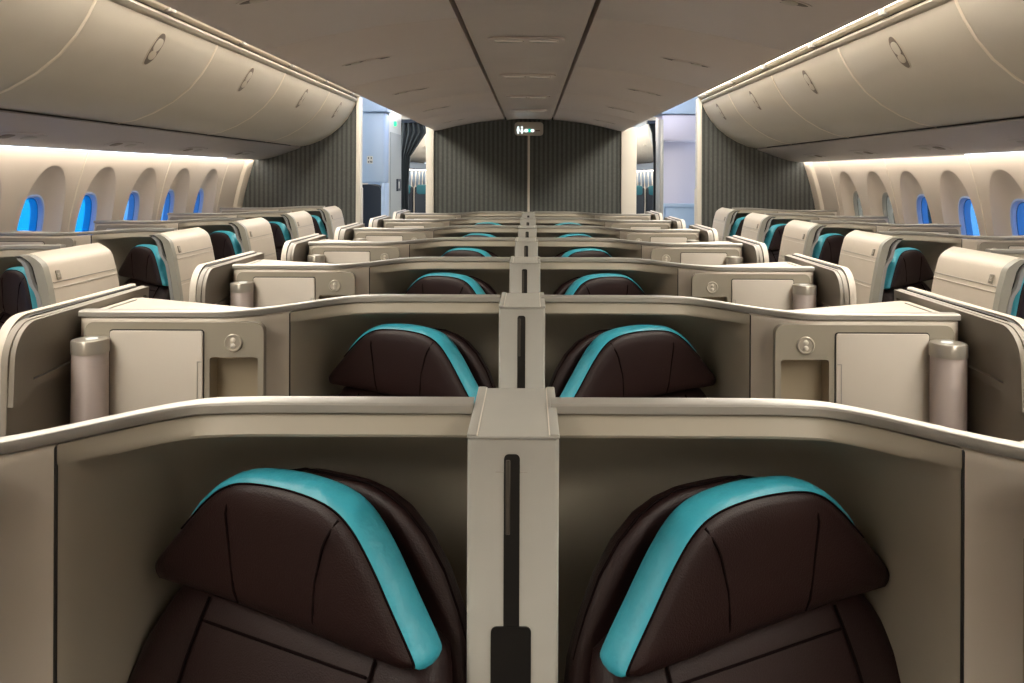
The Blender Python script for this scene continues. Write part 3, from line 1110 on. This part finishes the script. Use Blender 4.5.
# middle strip
g = G()
ys = [YF + (YB - YF) * i / 430 for i in range(431)]
def strip_v(y):
    ph = ((y - 0.92) / 0.605) % 1.0
    w = 0.007 * math.cos(2 * math.pi * ph)
    return 0.530 + w - (0.004 if ph < 0.02 else 0)
XS = [-0.216, -0.212, -0.20, -0.1, 0, 0.1, 0.20, 0.212, 0.216]
rows = []
for y in ys:
    v0 = strip_v(y)
    rows.append([(x, y, EZ + ((0.530 + (v0 - 0.530) * max(0.0, 1 - (x / 0.2) ** 2)) + (0.004 * (1 - (x / 0.2) ** 2) if abs(x) < 0.201 else (-0.004 if abs(x) < 0.2121 else 0.03)))) for x in XS])
g.grid(rows)
struct(g.build('ceiling', 'ceil', None, 50))
trim(G().box((-0.24, YF, EZ + 0.60), (0.24, YB, EZ + 0.62)), 'dark', flat=True)

P_light = empty('ceiling_lamp')
for s in (-1, 1):
    g = G()
    g.loft([[(s * 0.068 + a * k * math.copysign(abs(math.cos(t)) ** 0.7, math.cos(t)), b * k * math.copysign(abs(math.sin(t)) ** 0.7, math.sin(t)), z) for t in [2 * math.pi * i / 24 for i in range(24)]]
            for a, b, k, z in ((0.058, 0.020, 1, 0.0), (0.058, 0.020, 1, -0.006), (0.058, 0.020, 0.85, -0.009))])
    g.build('lamp_lens', 'psulens', P_light)
g = G()
g.prism(rrect(-0.150, 0.150, -0.05, 0.05, 0.03), -0.0022, 0.006, 2, 0.001, 1)
g.build('lamp_plate', 'ceil', P_light)
PROTOS.append(P_light)
for i, y in enumerate((3.34, 4.55, 5.77, 6.98)):
    place(P_light, 0, y, label=f'pair of oval lamps in the middle ceiling strip, {ORD[i]} from the camera', cat='lamp', group='lamps in the middle ceiling strip', z=EZ + 0.530)

# aisle ceilings, added fill panels under them, and bin-top LED strips
for sgn in (-1, 1):
    a, b = sorted((sgn * 0.965, sgn * 1.72))
    struct(G().box((a, YF, EZ + 0.96), (b, 30.0, EZ + 1.0)).build('ceiling_aisle_left' if sgn < 0 else 'ceiling_aisle_right', 'side', None, flat=True))
    a, b = sorted((sgn * 1.40, sgn * 1.72))
    trim(G().box((a, YF + 0.1, EZ + 0.945), (b, YB - 0.2, EZ + 0.961)), 'aislefill', flat=True)  # unseen glowing panel added to light seats and partitions
    a, b = sorted((sgn * 1.565, sgn * 1.585))
    trim(G().box((a, YF, EZ + 0.80), (b, YB - 0.2, EZ + 0.815)), 'led', flat=True)

# ---- bulkhead
struct(G().box((-0.915, YB, 0), (0.915, YB + 0.05, EZ + 0.56)).build('wall_back_centre', 'bulkshade', None, flat=True))
trim(G().box((-0.985, YB - 0.03, 0), (-0.910, YB + 0.08, EZ + 0.46), 0.006, 2), 'trim')
trim(G().box((0.885, YB - 0.03, 0), (1.03, YB + 0.08, EZ + 0.46), 0.006, 2), 'trim')
trim(G().box((-0.012, YB - 0.02, 0), (0.010, YB + 0.01, EZ + 0.42), 0.003, 1), 'trim')
for sgn in (-1, 1):
    poly = [(sgn * 1.645, -EZ), (sgn * 1.645, 0.83), (sgn * 2.0, 0.83), (sgn * 2.90, 0.5), (sgn * 2.90, -EZ)]
    struct(G().prism([(x, EZ + v) for x, v in poly], YB, YB + 0.05, 1).build('wall_back_left' if sgn < 0 else 'wall_back_right', 'bulk', None, flat=True))
    a, b = sorted((sgn * 1.610, sgn * 1.655))
    trim(G().box((a, YB - 0.03, 0), (b, YB + 0.07, EZ + 0.74), 0.006, 2), 'trim')
    a, b = sorted((sgn * 1.600, sgn * 1.622))
    trim(G().prism(rrect(a, b, 0.9, EZ - 0.12, 0.015), YB + 0.0, YB + 0.05, 1, 0.004, 2), 'trim')

# ---- lavatory sign
S = empty('lavatory_sign', (0.0, YB - 0.12, 0))
G().prism(rrect(-0.135, 0.135, EZ + 0.375, EZ + 0.50, 0.03), -0.025, 0.025, 1, 0.005, 2).build('sign_housing', 'signbody', S)
def fig(xc, skirt):
    g = G()
    g.prism([(xc + 0.009 * math.cos(2 * math.pi * i / 14), EZ + 0.452 + 0.009 * math.sin(2 * math.pi * i / 14)) for i in range(14)], -0.029, -0.024, 1)
    if skirt:
        p = [(-0.006, 0.440), (0.006, 0.440), (0.017, 0.408), (0.007, 0.408), (0.007, 0.391), (-0.007, 0.391), (-0.007, 0.408), (-0.017, 0.408)]
    else:
        p = [(-0.013, 0.440), (0.013, 0.440), (0.013, 0.412), (0.008, 0.412), (0.008, 0.391), (-0.008, 0.391), (-0.008, 0.412), (-0.013, 0.412)]
    g.prism([(xc + x, EZ + v) for x, v in p], -0.029, -0.024, 1)
    g.build('person_symbol', 'signwhite', S)
fig(-0.102, False); fig(-0.066, True)
def oval(xc, zc, a, b, m, name):
    G().prism([(xc + a * math.cos(2 * math.pi * i / 20), EZ + zc + b * math.sin(2 * math.pi * i / 20)) for i in range(20)], -0.029, -0.024, 1).build(name, m, S)
oval(-0.026, 0.420, 0.020, 0.016, 'signwhite', 'lit_symbol')
oval(0.005, 0.421, 0.013, 0.018, 'signteal', 'teal_symbol')
oval(0.032, 0.420, 0.018, 0.014, 'signwhite', 'lit_symbol')
G().box((0.062, -0.028, EZ + 0.415), (0.105, -0.024, EZ + 0.424)).build('dash_symbol', 'signdash', S)
tag(S, 'small lit lavatory sign hanging from the ceiling strip before the centre bulkhead', 'sign')

# ---- beyond the bulkhead
A = empty('galley_unit', (0, 0, 0))
G().box((-1.79, 9.0, EZ - 0.095), (-1.525, 9.25, EZ + 0.66), 0.03, 3).build('upper_cabinet', 'galley', A)
G().box((-1.82, 8.96, EZ + 0.665), (-1.50, 9.25, EZ + 0.98), 0.01, 2).build('top_fascia', 'galley', A)
G().box((-1.565, 9.0, 0.0), (-1.525, 9.25, EZ - 0.09), 0.006, 2).build('side_cheek', 'galley', A)
G().box((-1.79, 9.45, 0.0), (-1.56, 9.5, EZ - 0.09)).build('back_panel', 'galley', A)
ar = [(-1.86, 0.3), (-1.568, 0.3), (-1.568, EZ - 0.22)] + [(-1.63 + 0.062 * math.cos(R(a)), EZ - 0.19 + 0.07 * math.sin(R(a))) for a in (0, 30, 60, 90)] + [(-1.70, EZ - 0.105), (-1.86, EZ - 0.11)]
G().prism(ar, 9.03, 9.4, 1).build('dark_cart_bay', 'galleydark', A)
sp = G().prism(rrect(-1.715, -1.655, EZ + 0.115, EZ + 0.195, 0.006), 8.995, 9.01, 1).build('socket_plate', 'trim', A)
for x, z in ((-1.700, 0.165), (-1.670, 0.165), (-1.700, 0.125), (-1.680, 0.127), (-1.664, 0.125)):
    G().box((x - 0.005, 8.992, EZ + z), (x + 0.005, 8.999, EZ + z + 0.018)).build('socket', 'galleydark', sp)
tag(A, 'pale blue galley cabinet with a dark bay seen through the left doorway', 'galley cabinet')

B = empty('lavatory', (0, 0, 0))
G().prism([(-1.62, 9.27), (-1.53, 9.27), (-1.53, 10.15), (-1.62, 10.15)], 0.0, EZ + 0.83, 2).build('lavatory_wall', 'trim', B)
dd = G().prism([(-1.535, 9.33), (-1.520, 9.33), (-1.520, 10.10), (-1.535, 10.10)], 0.05, EZ + 0.47, 2, 0.004, 1).build('lavatory_door', 'lavdoor', B)
G().lathe([(0.028, 0.0), (0.028, 0.018), (0.022, 0.026)], (-1.53, 9.62, EZ + 0.575), 0, 16).build('green_lamp', 'green', B)
G().box((-1.524, 9.74, EZ - 0.19), (-1.505, 9.98, EZ - 0.05), 0.004, 1).build('door_latch', 'galleydark', dd)
G().box((-1.510, 9.80, EZ - 0.16), (-1.502, 9.86, EZ - 0.08), 0.002, 1).build('latch_plate', 'trim', dd)
tag(B, 'grey lavatory door with a green light beside the pale blue galley', 'lavatory')


def make_curtain(pts_top, pts_mid, pts_bot, y, z, name, label, mirror=1):
    """hanging cloth lofted through three pleated rows (x0, x1) at heights z"""
    rows = []
    n = 36
    for (x0, x1), zz in zip((pts_top, pts_mid[0], pts_mid[1], pts_bot[0], pts_bot[1]), z):
        row = []
        for i in range(n + 1):
            t = i / n
            row.append((mirror * (x0 + (x1 - x0) * t), y + 0.03 * math.sin(t * 2 * math.pi * 5), zz - (0.10 * (1 - t) if zz == z[0] and False else 0)))
        rows.append(row)
    fine = []
    for a, b in zip(rows, rows[1:]):
        for k in range(5):
            t = k / 5
            fine.append([tuple(p + (q - p) * t for p, q in zip(u, v)) for u, v in zip(a, b)])
    fine.append(rows[-1])
    g = G()
    g.grid(fine)
    # back layer gives the cloth its thickness
    g.grid([[(p[0], p[1] + 0.012, p[2]) for p in row] for row in fine])
    r = empty(name)
    g.build('curtain_cloth', 'curtain', r, 60)
    G().box((min(mirror * pts_top[0], mirror * pts_top[1]) - 0.01, y - 0.045, z[0] - 0.03), (max(mirror * pts_top[0], mirror * pts_top[1]) + 0.01, y + 0.05, z[0] + 0.012), 0.004, 1).build('curtain_heading', 'galleydark', r)
    tag(r, label, 'curtain')
    return r


yc = 10.35
make_curtain((-1.57, -1.29), [(-1.58, -1.25), (-1.575, -1.45)], [(-1.57, -1.47), (-1.56, -1.455)], yc, (EZ + 0.66, EZ + 0.52, EZ + 0.22, EZ - 0.10, 0.0), 'curtain',
             'charcoal curtain bunched to one side in the left doorway')
make_curtain((-1.58, -1.44), [(-1.58, -1.49), (-1.57, -1.51)], [(-1.57, -1.51), (-1.57, -1.50)], yc, (EZ + 0.66, EZ + 0.52, EZ + 0.22, EZ - 0.10, 0.0), 'curtain',
             'narrow charcoal curtain hanging in the right doorway', -1)

# right hand monument
D = empty('closet_unit', (0, 0, 0))
G().box((1.385, 9.0, 0), (1.425, 9.30, EZ + 0.60), 0.006, 2).build('front_jamb', 'rail', D)
G().box((1.40, 9.0, EZ + 0.365), (1.86, 9.45, EZ + 0.65), 0.025, 3).build('upper_cabinet', 'galleylilac', D)
G().box((1.33, 8.98, EZ + 0.655), (1.90, 9.45, EZ + 0.98), 0.01, 2).build('top_fascia', 'galley', D)
G().box((1.42, 9.25, 0.0), (1.95, 9.3, EZ + 0.40)).build('recess_back', 'galleylilac', D)
G().box((1.43, 9.15, EZ - 0.335), (1.95, 9.26, EZ - 0.30), 0.006, 2).build('shelf', 'galley', D)
G().box((1.47, 9.17, 0.0), (1.95, 9.26, EZ - 0.335), 0.004, 1).build('lower_panel', 'galley', D)
G().box((1.425, 9.12, EZ - 0.46), (1.455, 9.26, EZ - 0.31), 0.004, 1).build('bracket', 'galley', D)
tag(D, 'pale lilac closet unit with an open bay seen through the right doorway', 'closet')

# economy cabin, far off
for mirror, sd in ((1, 'left'), (-1, 'right')):
    s = -mirror
    def bx(lo, hi, m, name, par, r=0.0):
        a, b = sorted((s * lo[0], s * hi[0]))
        return G().box((a, lo[1], lo[2]), (b, hi[1], hi[2]), r, 2).build(name, m, par)
    for j in range(3):
        r = empty('economy_bin')
        ya = 12.3 + 1.3 * j
        sec = [(2.02, 0.22), (1.94, 0.24), (1.86, 0.30), (1.78, 0.42), (1.72, 0.60), (1.70, 0.74), (2.7, 0.74), (2.7, 0.22)]
        G().loft([[(s * x, y, EZ + v) for x, v in sec] for y in (ya, ya + 1.28)]).build('bin_door', 'bin', r, 30)
        bx((1.735, ya + 0.55, EZ + 0.46), (1.76, ya + 0.70, EZ + 0.475), 'latch', 'latch', r, 0.003)
        tag(r, f'cream bin in the far cabin beyond the {sd} doorway, {ORD[j]} in line', 'overhead bin', 'bins of the far cabin')
    o = bx((1.98, 12.2, EZ + 0.11), (2.62, 30.0, EZ + 0.215), 'bluegrey', 'ceiling_soffit_' + sd, None); struct(o)
    g = G()
    g.grid([[(s * 2.62, 12.0, 0.0), (s * 2.62, 30.0, 0.0)], [(s * 2.62, 12.0, EZ + 0.13), (s * 2.62, 30.0, EZ + 0.13)]])
    struct(g.build('wall_far_' + sd, 'side', None, flat=True))
    for j in range(2, 9):
        n = len(WINDOWS) + 1
        yw = 16.6 + 0.62 * j
        w = G().prism([(yw + 0.17 * math.cos(2 * math.pi * i / 24) + 0.05 * math.sin(2 * math.pi * i / 24), EZ - 0.10 + 0.19 * math.sin(2 * math.pi * i / 24)) for i in range(24)], *(sorted((s * 2.60, s * 2.625))), 0).build(f'window_{n}', 'bluegrey', None)
        struct(w); WINDOWS.append(w)
    trim(G().box((min(s * 2.40, s * 2.56), 12.2, EZ + 0.100), (max(s * 2.40, s * 2.56), 28.0, EZ + 0.109)), 'ecolight', flat=True)
    trim(G().box((min(s * 0.9, s * 1.5), 11.6, EZ + 0.92), (max(s * 0.9, s * 1.5), 22, EZ + 0.94)), 'ecolight', flat=True)
    trim(G().box((min(s * 1.05, s * 1.5), 8.5, EZ + 0.935), (max(s * 1.05, s * 1.5), 9.9, EZ + 0.955)), 'doorlight', flat=True)
    for xs, q in ((1.58, 'inner'), (1.97, 'outer')):
        r = empty('passenger_seat')
        ya = 13.0
        zt = EZ - 0.15
        bx((xs - 0.185, ya, zt - 0.62), (xs + 0.185, ya + 0.12, zt - 0.03), 'ecoseat', 'backrest', r, 0.03)
        bx((xs - 0.16, ya - 0.015, zt - 0.16), (xs + 0.16, ya + 0.09, zt), 'ecoteal', 'headrest', r, 0.045)
        bx((xs - 0.185, ya - 0.42, 0.42), (xs + 0.185, ya + 0.1, zt - 0.60), 'ecoseat', 'seat_cushion', r, 0.03)
        bx((xs - 0.17, ya - 0.35, 0.0), (xs + 0.17, ya + 0.08, 0.43), 'ecoseat', 'seat_base', r, 0.01)
        tag(r, f'dark far cabin seat with teal headrest seen through the {sd} doorway, {q} of the two', 'seat', 'seats of the far cabin')
struct(G().box((-3.0, 30.0, 0), (3.0, 30.1, EZ + 1.05)).build('wall_back', 'side', None, flat=True))
# fuselage ceiling over the far cabin and the door area
struct(G().box((-0.98, YB + 0.06, EZ + 0.42), (0.98, 30.0, EZ + 0.60)).build('ceiling_back', 'ceilbin', None, flat=True))
struct(G().box((-3.0, YF, EZ + 1.0), (3.0, 30.1, EZ + 1.05)).build('roof', 'side', None, flat=True))

# the building outside the clear windows
T = empty('terminal_building')
G().box((8.0, 17.6, -4.0), (9.0, 27.0, 4.5)).build('building_wall', 'outgrey', T, flat=True)
G().box((7.95, 17.6, EZ - 0.78), (8.0, 27.0, EZ - 0.62)).build('white_band', 'outwhite', T, flat=True)
G().box((7.9, 17.6, -4.0), (8.0, 27.0, EZ - 1.15)).build('building_base', 'outwhite', T, flat=True)
tag(T, 'dim building with a white band outside the two clear far windows', 'building')

for p in PROTOS:
    remove_tree(p)

# ------------------------------------------------------------------ world, camera, colour
w = bpy.data.worlds.new('sky')
bpy.context.scene.world = w
w.use_nodes = True
bg = w.node_tree.nodes['Background']
bg.inputs['Color'].default_value = (0.75, 0.88, 1.0, 1)
bg.inputs['Strength'].default_value = 3.2

cd = bpy.data.cameras.new('camera')
cam = bpy.data.objects.new('camera', cd)
COL.objects.link(cam)
cam.location = (0.021, 0.0, EZ)
cam.rotation_euler = (R(90), R(-0.25), 0)
cd.sensor_width = 36
cd.lens = 850 / 1024 * 36
cd.shift_x = -19 / 1024
cd.shift_y = -166.3 / 1024
cd.clip_start = 0.02
sc = bpy.context.scene
sc.camera = cam
sc.view_settings.view_transform = 'Standard'
sc.view_settings.look = 'None'
sc.view_settings.gamma = 1
sc.view_settings.use_curve_mapping = False
sc.view_settings.exposure = 0.42
sc.cycles.max_bounces = 10
sc.cycles.diffuse_bounces = 6
sc.cycles.use_light_tree = True
